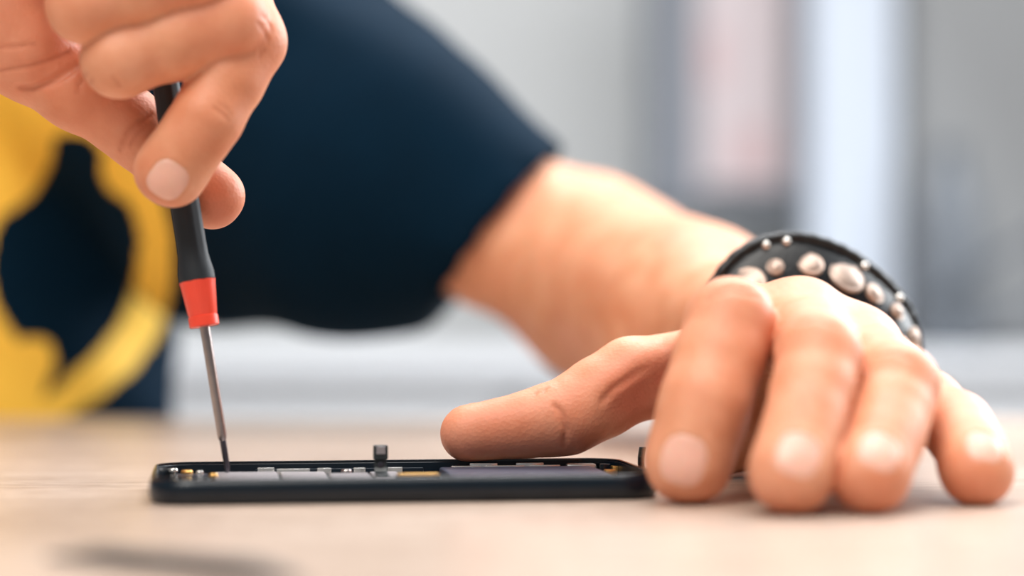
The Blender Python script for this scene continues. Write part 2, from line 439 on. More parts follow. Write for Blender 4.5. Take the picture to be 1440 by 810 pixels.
# ------------------------------------------------------------------ screwdriver
tipP = U(320.5, 664, 54); tipP[2] = 5.0
topP = U(224, 60, 60)
ax = topP - tipP; AXL = np.linalg.norm(ax); ax = ax / AXL
sd = empty('precision_screwdriver', tipP / 1000, 'slim precision screwdriver with black handle and red collar, its tip in the phone', 'screwdriver',
           rot=Vector(ax).to_track_quat('Z', 'Y').to_euler())
def sd_part(name, prof, mat, seg=40, auto=35):
    bm = lathe_bm(prof, seg); bmesh.ops.scale(bm, vec=(0.001,) * 3, verts=bm.verts)
    return bm_obj(name, bm, mat, sd, True, auto)
def along(py):
    """distance from tip (mm) of the axis point seen at pixel row py"""
    lo, hi = 0, 160
    for _ in range(40):
        mid = (lo + hi) / 2; q = tipP + ax * mid
        if HORIZON - (q[2] - CAM_H) * F_PX / (CAM_D + q[1]) > py: lo = mid
        else: hi = mid
    return lo
s1, s2, s3, s4 = along(617), along(459), along(398), along(345)
sd_part('tip', [(0.55, 0), (0.85, 1.2), (0.95, s1 - 1.0), (0.95, s1)], M['dark_steel'], 20)
sd_part('shaft', [(0.95, s1 - 0.6), (1.25, s1 + 0.2), (1.4, s1 + 1.2), (1.45, s2 + 0.5)], M['steel'], 24)
def collar():
    prof = [(4.1, s2), (4.35, s2 + 0.3), (4.35, s2 + 3.0), (4.0, s2 + 3.2), (4.25, s2 + 3.8), (5.1, s3 - 0.8), (5.35, s3 + 0.6), (4.6, s3 + 0.9)]
    bm = lathe_bm(prof, 72)
    for v in bm.verts:                       # eight flutes on the red collar
        a = math.atan2(v.co.y, v.co.x); t = (v.co.z - s2 - 3.2) / (s3 - s2 - 3.2)
        if t > 0.02:
            k = 1 - 0.05 * max(0, math.cos(8 * a)) * min(1, t * 3)
            v.co.x *= k; v.co.y *= k
    bmesh.ops.scale(bm, vec=(0.001,) * 3, verts=bm.verts)
    return bm_obj('collar', bm, M['red_plastic'], sd, True, 30)
collar()
hb = lathe_bm([(4.9, s3 + 0.2), (5.25, s3 + 0.8), (5.2, s3 + 3.2), (4.9, s3 + 5.0), (4.45, s3 + 8), (4.35, s4), (4.3, s4 + 18), (4.0, s4 + 42), (3.9, s4 + 56), (3.3, s4 + 60), (2.0, s4 + 61)], 72)
for v in hb.verts:
    a = math.atan2(v.co.y, v.co.x)
    if s3 + 6 < v.co.z < s4 + 58:
        k = 1 - 0.03 * max(0, math.cos(6 * a)); v.co.x *= k; v.co.y *= k
bmesh.ops.scale(hb, vec=(0.001,) * 3, verts=hb.verts)
bm_obj('handle', hb, M['rubber'], sd, True, 30)

# slim dark solid strip, out of focus in the foreground
fa, fb_ = U(85, 779, 0), U(360, 812, 0)
def on_table(px, py):
    d = F_PX * CAM_H / (py - HORIZON); return U(px, py, d - CAM_D)
p0, p1 = on_table(70, 784), on_table(420, 822)
dv = Vector(p1 - p0); Ls = dv.length
st = empty('dark_strip', ((p0 + p1) / 2 / 1000), 'slim dark grey strip lying on the table in front of the phone', 'stick', rot=(0, 0, math.atan2(dv.y, dv.x)))
bm = bmesh.new(); rows = []
for t, hw, hh in ((-0.5, 1.4, 0.3), (-0.40, 2.2, 0.8), (-0.28, 2.6, 1.6), (0.3, 2.8, 1.8), (0.42, 2.6, 1.2), (0.5, 1.8, 0.35)):
    rows.append([bm.verts.new((t * Ls / 1000, y * hw / 1000, (hh + z * hh) / 1000)) for y, z in ((-1, -0.99), (1, -0.99), (1, 0.6), (0.6, 1), (-0.6, 1), (-1, 0.6))])
for a, b in zip(rows, rows[1:]):
    for i in range(6): bm.faces.new((a[i], a[(i + 1) % 6], b[(i + 1) % 6], b[i]))
bm.faces.new(rows[0][::-1]); bm.faces.new(rows[-1])
bm_obj('shaft', bm, M['rubber'], st, True, 40)

# ------------------------------------------------------------------ implicit surfaces (mm)
def smin(a, b, k):
    h = np.clip(0.5 + 0.5 * (b - a) / k, 0, 1)
    return b + (a - b) * h - k * h * (1 - h)

def cone(P, a, b, ra, rb):
    ba = b - a
    t = np.clip(((P - a) @ ba) / max(ba @ ba, 1e-9), 0, 1)
    q = P - a - t[:, None] * ba
    return np.sqrt(np.einsum('ij,ij->i', q, q)) - (ra + (rb - ra) * t)

class Blob:
    """smooth union of tapered capsules"""
    def __init__(self, k, cones):
        self.k = k
        self.c = [(np.asarray(a, float), np.asarray(b, float), ra, rb) for a, b, ra, rb in cones]
        pts = np.array([p for c in self.c for p in c[:2]])
        self.ctr = (pts.min(0) + pts.max(0)) / 2
        self.R = max(np.linalg.norm(c[i] - self.ctr) + max(c[2], c[3]) for c in self.c for i in (0, 1)) + self.k
    def far(self, c, rad, m):
        return np.linalg.norm(c - self.ctr) - self.R - rad > m
    def __call__(self, P):
        d = None
        for a, b, ra, rb in self.c:
            e = cone(P, a, b, ra, rb)
            d = e if d is None else smin(d, e, self.k)
        return d

class Body:
    """blobs joined one after another, each with its own blend; cuts = thin creases; press = local offsets"""
    def __init__(self):
        self.parts = []; self.cuts = []; self.press = []
    def add(self, blob, k): self.parts.append((blob, k)); return self
    def __call__(self, P, c=None, rad=0):
        d = None
        for b, k in self.parts:
            if c is not None and b.far(c, rad, 14): continue
            e = b(P); d = e if d is None else smin(d, e, k)
        if d is None: d = np.full(len(P), 20.0)
        for a, b, r, k in self.cuts:
            if c is not None and np.linalg.norm((a + b) / 2 - c) - np.linalg.norm(b - a) / 2 > rad + r + k + 3: continue
            e = -cone(P, a, b, r, r)
            h = np.clip(0.5 - 0.5 * (d - e) / k, 0, 1)
            d = d + (e - d) * h + k * h * (1 - h)
        for f, cc, R in self.press:
            if c is not None and np.linalg.norm(cc - c) > rad + R: continue
            d = d + f(P)
        return d

def polygonise(f, lo, hi, h, n=14):
    """surface nets on sparse blocks of n^3 cells"""
    lo = np.asarray(lo, float); hi = np.asarray(hi, float)
    nb = np.ceil((hi - lo) / (h * n)).astype(int)
    bs = h * n
    I = np.stack(np.meshgrid(*[np.arange(k) for k in nb], indexing='ij'), -1).reshape(-1, 3)
    C = lo + (I + 0.5) * bs
    half = bs * math.sqrt(3) / 2
    dc = f(C)
    keep = np.abs(dc) < half * 1.25 + 3
    I = I[keep]
    big = (nb * n + 2).astype(np.int64)
    key = lambda a: (a[..., 0].astype(np.int64) * big[1] + a[..., 1]) * big[2] + a[..., 2]
    g = np.arange(-1, n + 1)
    GG = np.stack(np.meshgrid(g, g, g, indexing='ij'), -1).reshape(-1, 3)
    ks, vs, qs = [], [], []
    corners = np.array([(i, j, k) for i in (0, 1) for j in (0, 1) for k in (0, 1)])
    edges = [(a, b) for a in range(8) for b in range(a + 1, 8) if np.abs(corners[a] - corners[b]).sum() == 1]
    m = n + 2
    for bi in I:
        base = bi * n
        P = lo + (base + GG) * h
        D = f(P, lo + (bi + 0.5) * bs, half + h * 2).reshape(m, m, m)
        S = D < 0
        if S.all() or not S.any(): continue
        # cells -1..n-1 (m-1 per axis)
        cs = [D[i:m - 1 + i, j:m - 1 + j, k:m - 1 + k] for i, j, k in corners]
        sg = sum((c < 0).astype(int) for c in cs)
        act = (sg > 0) & (sg < 8)
        idx = np.argwhere(act)
        if len(idx) == 0: continue
        vals = np.stack([c[act] for c in cs], 1)
        acc = np.zeros((len(idx), 3)); cnt = np.zeros(len(idx))
        for a, b in edges:
            va, vb = vals[:, a], vals[:, b]
            cr = (va < 0) != (vb < 0)
            t = np.where(cr, va / np.where(cr, va - vb, 1), 0)
            acc += cr[:, None] * (corners[a] + t[:, None] * (corners[b] - corners[a])); cnt += cr
        cell = base + idx - 1
        ks.append(key(cell + 1)); vs.append(lo + (cell + acc / cnt[:, None]) * h)
        # faces: owned sample points 0..n-1 -> index 1..n
        O = S[1:n + 1, 1:n + 1, 1:n + 1]
        for axis in range(3):
            sl = [slice(1, n + 1)] * 3; sl[axis] = slice(2, n + 2)
            X = S[tuple(sl)]
            for sign in (0, 1):
                e = np.argwhere((O & ~X) if sign == 0 else (~O & X))
                if len(e) == 0: continue
                e = e + base
                u, v = (axis + 1) % 3, (axis + 2) % 3
                du = np.zeros(3, int); du[u] = 1
                dv_ = np.zeros(3, int); dv_[v] = 1
                quad = [e - du - dv_, e - dv_, e, e - du]
                if sign: quad = quad[::-1]
                qs.append(np.stack([key(q + 1) for q in quad], 1))
    ks = np.concatenate(ks); vs = np.concatenate(vs); qs = np.concatenate(qs)
    uk, first = np.unique(ks, return_index=True)
    V = vs[first]
    F = np.searchsorted(uk, qs)
    ok = (F < len(uk)).all(1)
    F = F[ok]; ok = (uk[F] == qs[ok]).all(1)
    return V, F[ok]

def np_mesh(name, V, F, mat, parent=None, attrs=None):
    me = bpy.data.meshes.new(name)
    me.vertices.add(len(V)); me.vertices.foreach_set('co', (V / 1000).astype(np.float32).ravel())
    me.loops.add(F.size); me.loops.foreach_set('vertex_index', F.astype(np.int32).ravel())
    me.polygons.add(len(F)); me.polygons.foreach_set('loop_start', np.arange(len(F), dtype=np.int32) * 4)
    me.polygons.foreach_set('use_smooth', np.ones(len(F), bool))
    me.update(); me.validate()
    for k, v in (attrs or {}).items():
        a = me.attributes.new(k, 'FLOAT', 'POINT'); a.data.foreach_set('value', v.astype(np.float32))
    me.materials.append(mat)
    o = bpy.data.objects.new(name, me); COL.objects.link(o)
    if parent: o.parent = parent
    return o

def unit(v): v = np.asarray(v, float); return v / np.linalg.norm(v)
# ------------------------------------------------------------------ person: hands and arms
person = empty('person', (-0.32, 0.58, -0.75), 'person in a navy t-shirt with a yellow print repairing a phone with a screwdriver', 'person')
def keep_world(o, e):
    o.parent = e; o.matrix_parent_inverse = Matrix.Translation(e.location).inverted(); return o

flush = []        # (centre, radius, amount)
nails = []        # (tip, axis, dorsal, r, w, len0, len1, body)

def finger(body, J, R, n_dist, k=1.2, nail=True, flush_amt=0.5, nw=0.62):
    """J: joints MCP, PIP, DIP, TIP; R radii"""
    J = [np.asarray(j, float) for j in J]
    cones = []
    for i in range(len(J) - 1):
        a, b, ra, rb = J[i], J[i + 1], R[i], R[i + 1]
        m = (a + b) / 2; rm = (ra + rb) / 2 * 1.0
        cones += [(a, m, ra, rm), (m, b, rm, rb)]
    ax_ = unit(J[-1] - J[-2]); n = np.asarray(n_dist, float); n = unit(n - ax_ * (n @ ax_))
    cones.append((J[-1] - n * 0.9 - ax_ * 3, J[-1] - n * 1.0 + ax_ * 0.3, R[-1] * 0.98, R[-1] * 0.97))     # pad
    l_ = np.cross(ax_, n)
    cones.append((J[-1] - l_ * R[-1] * 0.2 + ax_ * R[-1] * 0.06 - n * 0.3, J[-1] + l_ * R[-1] * 0.2 + ax_ * R[-1] * 0.06 - n * 0.3, R[-1] * 0.86, R[-1] * 0.86))
    body.add(Blob(5.0, cones), k)
    for i in range(1, len(J) - 1):
        flush.append((J[i], R[i] * 1.5, flush_amt * (0.8 if i == 1 else 0.5)))
    flush.append((J[-1] - n * R[-1] * 0.5 + ax_ * R[-1] * 0.4, R[-1] * 1.5, flush_amt))
    if nail:
        l = np.cross(ax_, n)
        tip = J[-1]; r = R[-1]; w = r * nw
        v0, v1 = -r * 0.50, r * 0.80
        vc, vh = (v0 + v1) / 2, (v1 - v0) / 2
        def press(P, tip=tip, ax_=ax_, n=n, l=l, w=w, vc=vc, vh=vh, r=r):
            q = P - tip
            u = (q @ l) / w; v = ((q @ ax_) - vc) / vh
            e = (np.abs(u) ** 2.8 + np.abs(v) ** 2.8) ** (1 / 2.8)
            up = np.clip((q @ n) / (0.35 * r), 0, 1)
            fold = np.exp(-((e - 1.14) / 0.13) ** 2) * (v < 0.75)
            return up * (0.40 * np.clip((1.06 - e) / 0.14, 0, 1) - 0.20 * fold)
        body.press.append((press, tip, r * 2.2))
        nails.append((tip, ax_, n, l, r, w, vc, vh, body))
    return n

def crease(body, pts, r=0.45, k=0.9):
    pts = [np.asarray(p, float) for p in pts]
    for a, b in zip(pts, pts[1:]): body.cuts.append((a, b, r, k))

# ---------------- left hand (flat on the table at the phone's end)
LH = Body()
Lj = {
    'index': [U(1037, 464, 71), U(1026, 459, 25), U(992, 566, 11), U(968, 664, 8)],
    'middle': [U(1125, 459, 53), U(1152, 508, 5), U(1132, 598, -13), U(1113, 671, -24)],
    'ring': [U(1204, 496, 55), U(1262, 547, 11), U(1245, 614, -7), U(1223, 672, -21)],
    'pinky': [U(1260, 546, 63), U(1346, 600, 29), U(1366, 634, 13), U(1374, 667, 4)],
}
for nme, r in (('index', 10.2), ('middle', 9.8), ('ring', 9.3), ('pinky', 8.1)):
    Lj[nme][3][2] = r + 1.2
LR = {'index': (13, 11.7, 11.5, 9.8), 'middle': (12.6, 10.7, 9.8, 8.9), 'ring': (12, 10.0, 9.3, 8.5), 'pinky': (11, 8.9, 8.3, 7.7)}
Lth = [np.array([82, 122, 33.]), U(889, 533, 88), U(797, 586, 80), U(725, 600, 77), U(658, 608, 76)]
WL = np.array([101, 144, 37.])
carp = {'index': (85, 122, 42), 'middle': (93, 124, 41), 'ring': (101, 124, 36), 'pinky': (107, 122, 30)}
pc = []
for nme in Lj:
    m, p = Lj[nme][0], Lj[nme][1]; R = LR[nme]
    c = np.array(carp[nme], float)
    pc += [(m, c, R[0] * 0.98, 14.5), (m, m + (p - m) * 0.42, R[0], R[0] * 0.93)]
pc += [(np.array(carp['index'], float), np.array([91, 147, 42.]), 15, 17), (np.array(carp['pinky'], float), np.array([112, 147, 32.]), 15, 17)]
pc += [(Lth[0], Lth[1], 16, 12.5)]
# web between thumb and index
pc += [((Lth[1] * 0.6 + Lj['index'][0] * 0.4) + np.array([4, 4, -3]), np.array([80, 108, 37.]), 9, 13)]
forearm = [(np.array([91, 147, 42.]), np.array([66, 262, 53.7]), 17, 24), (np.array([112, 147, 32.]), np.array([77, 268, 46.7]), 17, 24),
           (np.array([70, 258, 50.]), np.array([46, 356, 60.5]), 37, 40)]
pc += [(Lj['pinky'][0] + [-4, 14, -6], np.array([110, 118, 16.]), 12, 15.5), (np.array([66, 98, 15.]), np.array([86, 122, 18.]), 14, 16), (np.array([84, 104, 24.]), np.array([88, 122, 20.]), 13, 15), (np.array([97, 84, 26.]), np.array([98, 120, 22.]), 12, 15)]
pc += forearm[:2]
LH.add(Blob(9, pc), 6)
for nme in Lj:
    n = (-0.12, -1, 0.45) if nme == 'index' else ((0.05, -1, 0.5) if nme != 'pinky' else (0.12, -1, 0.8))
    finger(LH, Lj[nme], LR[nme], n, k=0.7)
# thumb
finger(LH, [Lth[1], Lth[2], Lth[3], Lth[4]], (12.5, 10.6, 8.3, 6.6), (-0.1, 0.55, 0.85), k=3.0, flush_amt=0.75)
LH.add(Blob(2, [(Lj['index'][1] + [0, -1, 3], Lj['index'][1] + [1, 5, 3.0], 10, 9.6)]), 4)
LH.add(Blob(2, [(Lj['middle'][1] + [0, -1, 3], Lj['middle'][1] + [0, 6, 3.6], 9.3, 9.0)]), 4)
LH.add(Blob(2, [(Lj['ring'][1] + [1, -1, 2.6], Lj['ring'][1] + [0, 6, 3.4], 8.8, 8.6)]), 4)
# hollow under the web of the thumb
LH.cuts.append((U(905, 585, 68), U(958, 540, 73), 8.0, 9.0))

CAMP = np.array([0, -CAM_D, CAM_H])
def crease_px(body, pts, r=0.4, k=1.0, sink=0.0, start=560.0, tmax=720):
    """a skin crease along photo pixels, laid on the surface that the ray meets"""
    pts = np.array(pts, float); P = [pts[0]]
    for a, b in zip(pts, pts[1:]):
        m = max(2, int(np.linalg.norm(b - a) / 6))
        P += [a + (b - a) * (i / m) for i in range(1, m + 1)]
    P = np.array(P)
    D = np.stack([(P[:, 0] - 720) / F_PX, np.ones(len(P)), -(P[:, 1] - HORIZON) / F_PX], 1)
    D /= np.linalg.norm(D, axis=1)[:, None]
    cuts, body.cuts = body.cuts, []
    t = np.full(len(P), start)
    for _ in range(60): t = t + np.clip(body(CAMP + D * t[:, None]), -2, 8) * 0.8
    body.cuts = cuts
    Q = CAMP + D * (t + sink)[:, None]
    new = []
    for i in range(len(Q) - 1):
        if np.linalg.norm(Q[i + 1] - Q[i]) < (5 if tmax < 800 else 20) and t[i] < tmax:
            f = math.sin(math.pi * (i + 0.5) / (len(Q) - 1)) ** 0.5
            new.append((Q[i], Q[i + 1], r * (0.35 + 0.65 * f), k))
    return new
NEW = []
NEW += crease_px(LH, [(780, 568), (790, 583), (796, 606), (793, 628)], 0.22, 1.6)
NEW += crease_px(LH, [(848, 566), (864, 548), (900, 524), (935, 512)], 0.35, 2.2)
NEW += crease_px(LH, [(870, 575), (895, 550), (925, 536)], 0.3, 1.6)
NEW += crease_px(LH, [(882, 604), (900, 578), (915, 566)], 0.3, 1.6)
NEW += crease_px(LH, [(752, 557), (757, 549)], 0.3, 0.7)
NEW += crease_px(LH, [(764, 553), (769, 545)], 0.3, 0.7)
NEW += crease_px(LH, [(1000, 411), (1030, 402), (1062, 408)], 0.4, 0.8)
NEW += crease_px(LH, [(992, 420), (1030, 409), (1070, 418)], 0.35, 0.8)
NEW += crease_px(LH, [(1118, 455), (1150, 449), (1182, 462)], 0.22, 0.8)
NEW += crease_px(LH, [(1228, 500), (1258, 494), (1286, 508)], 0.22, 0.8)
NEW += crease_px(LH, [(1215, 503), (1202, 560), (1188, 620), (1174, 680)], 0.6, 1.2)  # gap cut and tinted as a dark line for missing shade between fingers
NEW += crease_px(LH, [(1094, 470), (1090, 500), (1084, 530)], 0.6, 1.2)  # same painted dark line between index and middle finger
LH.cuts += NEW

# ---------------- right hand (pinching the screwdriver)
RH = Body()
Rj = {
    'index': [U(285, -135, 74), U(347, 58, 50), U(292, 165, 42), U(240, 241, 44.0)],
    'middle': [U(255, -185, 58), U(318, 30, 42), U(168, 84, 36), U(172, 60, 57)],
    'ring': [U(205, -235, 48), U(285, -45, 36), U(118, 8, 31), U(120, -14, 52)],
    'pinky': [U(145, -275, 42), U(225, -125, 34), U(90, -75, 30), U(70, -85, 46)],
}
RR = {'index': (12.8, 10.5, 9.3, 8.5), 'middle': (12.6, 10.9, 9.9, 8.7), 'ring': (12, 10.6, 9.6, 8.6), 'pinky': (11, 9.2, 8.4, 7.6)}
Rth = [U(-70, 15, 72), U(45, 82, 72), U(178, 172, 74), U(240, 226, 73), U(300, 277, 71.5)]
WR = U(-160, -85, 72)
carpR = {'index': U(-75, -45, 74), 'middle': U(-85, -75, 68), 'ring': U(-95, -105, 62), 'pinky': U(-100, -135, 56)}
pr = []
for nme in Rj:
    m, p = Rj[nme][0], Rj[nme][1]; R = RR[nme]
    pr += [(m, carpR[nme], R[0] * 0.98, 15), (m, m + (p - m) * 0.40, R[0], R[0] * 0.93)]
wr1, wr2 = WR + [0, 6, -12], WR + [0, -6, 14]
pr += [(carpR['index'], wr1, 16, 18), (carpR['pinky'], wr2, 15, 18)]
pr += [(Rth[0], Rth[1], 17, 13.5), (Rth[0], carpR['index'], 17, 15), (U(40, 40, 66), U(-30, -20, 64), 12, 15)]
ELR = np.array([-372, 280, 150.])
fr = [(wr1, ELR + [70, -70, 2], 18, 30), (wr2, ELR + [62, -62, 12], 18, 30), (ELR + [66, -66, 6], ELR, 34, 40)]
pr += fr[:2]
RH.add(Blob(9, pr), 6)
finger(RH, Rj['index'], RR['index'], (0.34, -1, 0.05), k=0.8, nw=0.62)
finger(RH, Rj['middle'], RR['middle'], (-0.8, 0, -0.6), k=1.0, nail=False)
finger(RH, Rj['ring'], RR['ring'], (-0.8, 0, -0.6), k=1.0, nail=False)
finger(RH, Rj['pinky'], RR['pinky'], (-0.8, 0, -0.6), k=1.0, nail=False)
finger(RH, Rth[1:], (13.0, 10.1, 8.7, 7.6), (0.1, 1, 0.1), k=2.5, flush_amt=0.6)
NEW = []
for pts, r, k in (([(114, 88), (92, 103), (73, 115), (45, 124), (28, 124)], 0.8, 1.6), ([(212, 160), (196, 172), (180, 187), (168, 212)], 0.5, 1.1), ([(207, 174), (190, 190), (182, 205)], 0.3, 0.9),
                  ([(122, 103), (112, 118), (108, 130)], 0.35, 0.9), ([(130, 112), (122, 126)], 0.3, 0.8), ([(98, 72), (70, 84), (42, 92), (0, 99)], 0.25, 1.2), ([(50, 62), (20, 66), (0, 66)], 0.15, 1.0),
                  ([(300, 150), (313, 160), (322, 170)], 0.3, 0.8), ([(306, 144), (318, 152), (326, 162)], 0.22, 0.7),
                  ([(366, 20), (377, 30), (383, 44)], 0.3, 0.8), ([(362, 32), (372, 44), (378, 58)], 0.3, 0.8), ([(372, 70), (364, 82)], 0.25, 0.7),
                  ([(158, 108), (166, 116), (170, 122)], 0.2, 0.8)):
    NEW += crease_px(RH, pts, r, k)
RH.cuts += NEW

for t_ in np.linspace(0, 1, 5):
    flush.append((Rth[1] + (Rth[3] - Rth[1]) * t_, 16, 0.4))
    flush.append((Lth[2] + (Lth[4] - Lth[2]) * t_, 13, 0.65))
for q in (U(60, 60, 60), U(20, 80, 60), U(10, 30, 60)): flush.append((q, 22, 0.42))
for q in (U(900, 560, 76), U(940, 540, 78)): flush.append((q, 14, 0.8))
# ---------------- arms (coarser, same implicit surface family), torso, neck and head
ELL = np.array([36, 378, 62.])
SHL = np.array([-165, 500, 222.]); SHR = np.array([-478, 560, 235.])
ARM = Body()
ARM.add(Blob(12, forearm + [(np.array([46, 356, 60.5]), np.array([38, 374, 59.5]), 40, 39)]), 6)
ARM.add(Blob(12, [(np.array([32, 386, 77.5]), np.array([-5, 392, 88.]), 37, 34), (np.array([-5, 392, 88.]), SHL, 34, 42)]), 18)
ARMR = Body()
ARMR.add(Blob(12, fr + [(ELR, SHR, 40, 50)]), 6)
TORSO = Body()
TORSO.add(Blob(40, [((-290, 585, -300), (-275, 570, 160), 85, 85), ((-370, 585, -300), (-370, 575, 160), 85, 85), (SHL, SHR, 48, 48),
                    ((-322, 550, 250), (-318, 505, 345), 52, 50)]), 10)
HC = np.array([-312, 470, 425.])            # head centre, looking down at the phone
hf = unit((0.35, -0.75, -0.5)); hu = unit(np.array([0.1, 0.2, 1]) - hf * (np.array([0.1, 0.2, 1]) @ hf)); hr = np.cross(hf, hu)
H = lambda f, u, r=0.0: HC + hf * f + hu * u + hr * r
TORSO.add(Blob(22, [((-318, 505, 345), H(-25, -40), 50, 54), (H(-22, 28), H(20, 30), 76, 70), (H(35, -45), H(48, -78), 46, 27), (H(30, -20, -22), H(30, -20, 22), 48, 48)]), 20)
TORSO.add(Blob(4, [(H(84, 4), H(100, -22), 6, 10), (H(92, -26, -7), H(92, -26, 7), 7, 7)]), 6)                 # nose
TORSO.add(Blob(4, [(H(84, 18, -34), H(88, 18, 34), 8, 8)]), 8)                                                # brow
TORSO.add(Blob(3, [(H(76, -48, -16), H(76, -48, 16), 7, 7), (H(73, -57, -13), H(73, -57, 13), 7, 7)]), 5)     # lips
for s in (-1, 1):
    TORSO.add(Blob(3, [(H(2, 12, s * 74), H(-6, -22, s * 72), 10, 7), (H(-8, 14, s * 77), H(-10, -5, s * 77), 8, 6)]), 4)   # ears
crease(TORSO, [H(83, -52.5, -20), H(86, -52.5, 0), H(83, -52.5, 20)], 1.5, 3)

def attrs_for(V, body):
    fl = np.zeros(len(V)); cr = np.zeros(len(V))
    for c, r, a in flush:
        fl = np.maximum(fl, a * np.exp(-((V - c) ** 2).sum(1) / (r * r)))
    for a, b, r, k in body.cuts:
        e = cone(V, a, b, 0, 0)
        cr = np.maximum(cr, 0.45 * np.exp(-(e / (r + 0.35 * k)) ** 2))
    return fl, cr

VOX = 0.75
pieces = []
def bake(body, lo, hi, h, n=14):
    V, F = polygonise(body, lo, hi, h, n)
    fl, cr = attrs_for(V, body)
    pieces.append((V, F, fl, cr))
bake(LH, (-30, -45, -3), (150, 146, 85), VOX)
rlo = U(-170, 350, 20); rhi = U(430, -360, 95)
bake(RH, (min(U(-150, 0, 0)[0], U(-150, 0, 100)[0]), 10, 66), (-55, 105, 195), VOX)
bake(ARM, (-260, 138, -10), (160, 600, 320), 3.2)
bake(ARMR, (-560, 20, 60), (-150, 640, 330), 3.6)
bake(TORSO, (-560, 320, -420), (-80, 720, 560), 6.0)
off = 0; VV, FF, FL, CR = [], [], [], []
for V, Fq, fl, cr in pieces:
    VV.append(V); FF.append(Fq + off); FL.append(fl); CR.append(cr); off += len(V)
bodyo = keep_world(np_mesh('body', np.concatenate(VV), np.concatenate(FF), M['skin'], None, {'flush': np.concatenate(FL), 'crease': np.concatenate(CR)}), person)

# ---------------- fingernails
trees = {}
for bd, (V, Fq, fl, cr) in zip((LH, RH), pieces[:2]):
    trees[id(bd)] = BVHTree.FromPolygons(V.tolist(), Fq.tolist())
def surf(body, p, n, start=14.0):
    hit, _, _, dist = trees[id(body)].ray_cast(Vector(p + n * start), Vector(-n))
    return start - dist if hit is not None else 0.0
for tip, a, n, l, r, w, vc, vh, body in nails:
    vs, fs = [], []
    NR, NS = 7, 36
    ring0 = []
    def pt(u, v):
        p = tip + l * (u * w) + a * (vc + v * vh)
        t1 = surf(body, p, n, r * 2)
        x = u * w; y = vc + v * vh
        t2_ = math.sqrt(max(r * r - x * x, 0.1)) + 0.25 - 0.022 * (y + r * 0.4) ** 2
        return p, max(t1 + 0.22, t1 * 0.6 + t2_ * 0.4)
    p, t = pt(0, 0); vs.append(p + n * (t + 0.12))
    for i in range(1, NR + 1):
        e = i / NR * 1.02
        for j in range(NS):
            an = 2 * math.pi * j / NS; c_, s_ = math.cos(an), math.sin(an)
            q = (abs(c_) ** 2.8 + abs(s_) ** 2.8) ** (-1 / 2.8)
            u, v = c_ * q * e, s_ * q * e
            p, t = pt(u, v)
            drop = 0.12 if i < NR else (-0.1 if v > 0.4 else -0.25)
            vs.append(p + n * (t + drop))
    for j in range(NS):       # rim going down for thickness
        vs.append(vs[1 + (NR - 1) * NS + j] - n * 0.7)
    for j in range(NS): fs.append((0, 1 + j, 1 + (j + 1) % NS))
    for i in range(NR):
        b0, b1 = 1 + i * NS, 1 + (i + 1) * NS
        for j in range(NS): fs.append((b0 + j, b1 + j, b1 + (j + 1) % NS, b0 + (j + 1) % NS))
    keep_world(mesh_obj('fingernail', [v / 1000 for v in vs], fs, M['nail']), person)

# ---------------- shirt
SH = Body()
SH.add(Blob(38, [((-288, 585, -300), (-280, 572, 150), 103, 100), ((-372, 585, -300), (-378, 575, 150), 103, 100),
                 (SHL + [-10, 0, -5], SHR, 66, 66),
                 (U(300, 318, 482), U(420, 290, 455), 50, 52)]), 20)
SH.add(Blob(30, [(U(795, 352, 385), U(521, 249, 430), 39, 69), (U(521, 249, 430), U(270, 81, 490), 69, 92)]), 30)
SH.add(Blob(20, [(SHR, (SHR + ELR) / 2, 66, 60)]), 25)
A0, A1 = U(705, 320, 392), U(521, 249, 430)
sl_ax = unit((0.79, -0.05, -0.62))
fold_rng = np.array([0.9, 0.3, 0.5])
class Shirt:
    def __call__(self, P, c=None, rad=0):
        d = SH(P, None, 0)
        q = P * 0.001
        w = np.sin(q[:, 0] * 62 + q[:, 2] * 45 + 2 * np.sin(q[:, 2] * 30)) * np.sin(q[:, 1] * 30 + q[:, 2] * 22 + 1.3)
        d = d + 2.2 * w
        # sleeve opening: cut square across the arm, hollow inside
        s = (P - A0) @ sl_ax
        arm = ARM(P)
        d = np.minimum(d, np.maximum(arm - 6.8, -(s + 60)))
        d = np.maximum(d, s)
        inner = arm - 2.0
        d = np.maximum(d, -np.maximum(inner, -(s + 12)))
        neck = cone(P, np.array([-322, 540, 240.]), np.array([-318, 500, 400.]), 55, 62)
        d = np.maximum(d, -neck)
        se = (P - (SHR + ELR) / 2) @ unit(ELR - SHR)
        d = np.maximum(d, np.where(P[:, 0] < -430, se, -50))
        return d
SV, SF = polygonise(Shirt(), (-600, 330, -340), (40, 720, 360), 3.5)
def relax(V, F, it=4):
    E = np.concatenate([F[:, [0, 1]], F[:, [1, 2]], F[:, [2, 3]], F[:, [3, 0]]])
    E = np.concatenate([E, E[:, ::-1]])
    cnt = np.bincount(E[:, 0], minlength=len(V))[:, None]
    for _ in range(it):
        A = np.stack([np.bincount(E[:, 0], V[E[:, 1], k], len(V)) for k in range(3)], 1) / np.maximum(cnt, 1)
        V = V + 0.6 * (A - V)
    return V
def biggest(V, F):
    lab = np.arange(len(V))
    while True:
        m = lab[F].min(1); new = lab.copy()
        for k in range(4): np.minimum.at(new, F[:, k], m)
        new = new[new]
        if (new == lab).all(): break
        lab = new
    ids, n = np.unique(lab, return_counts=True); keep = lab == ids[n.argmax()]
    idx = np.cumsum(keep) - 1
    F = F[keep[F].all(1)]
    return V[keep], idx[F]
SV, SF = biggest(SV, SF)
SV = relax(SV, SF)
shirt = keep_world(np_mesh('shirt', SV, SF, M['shirt']), person)
shirt['label'] = 'navy short-sleeved t-shirt'

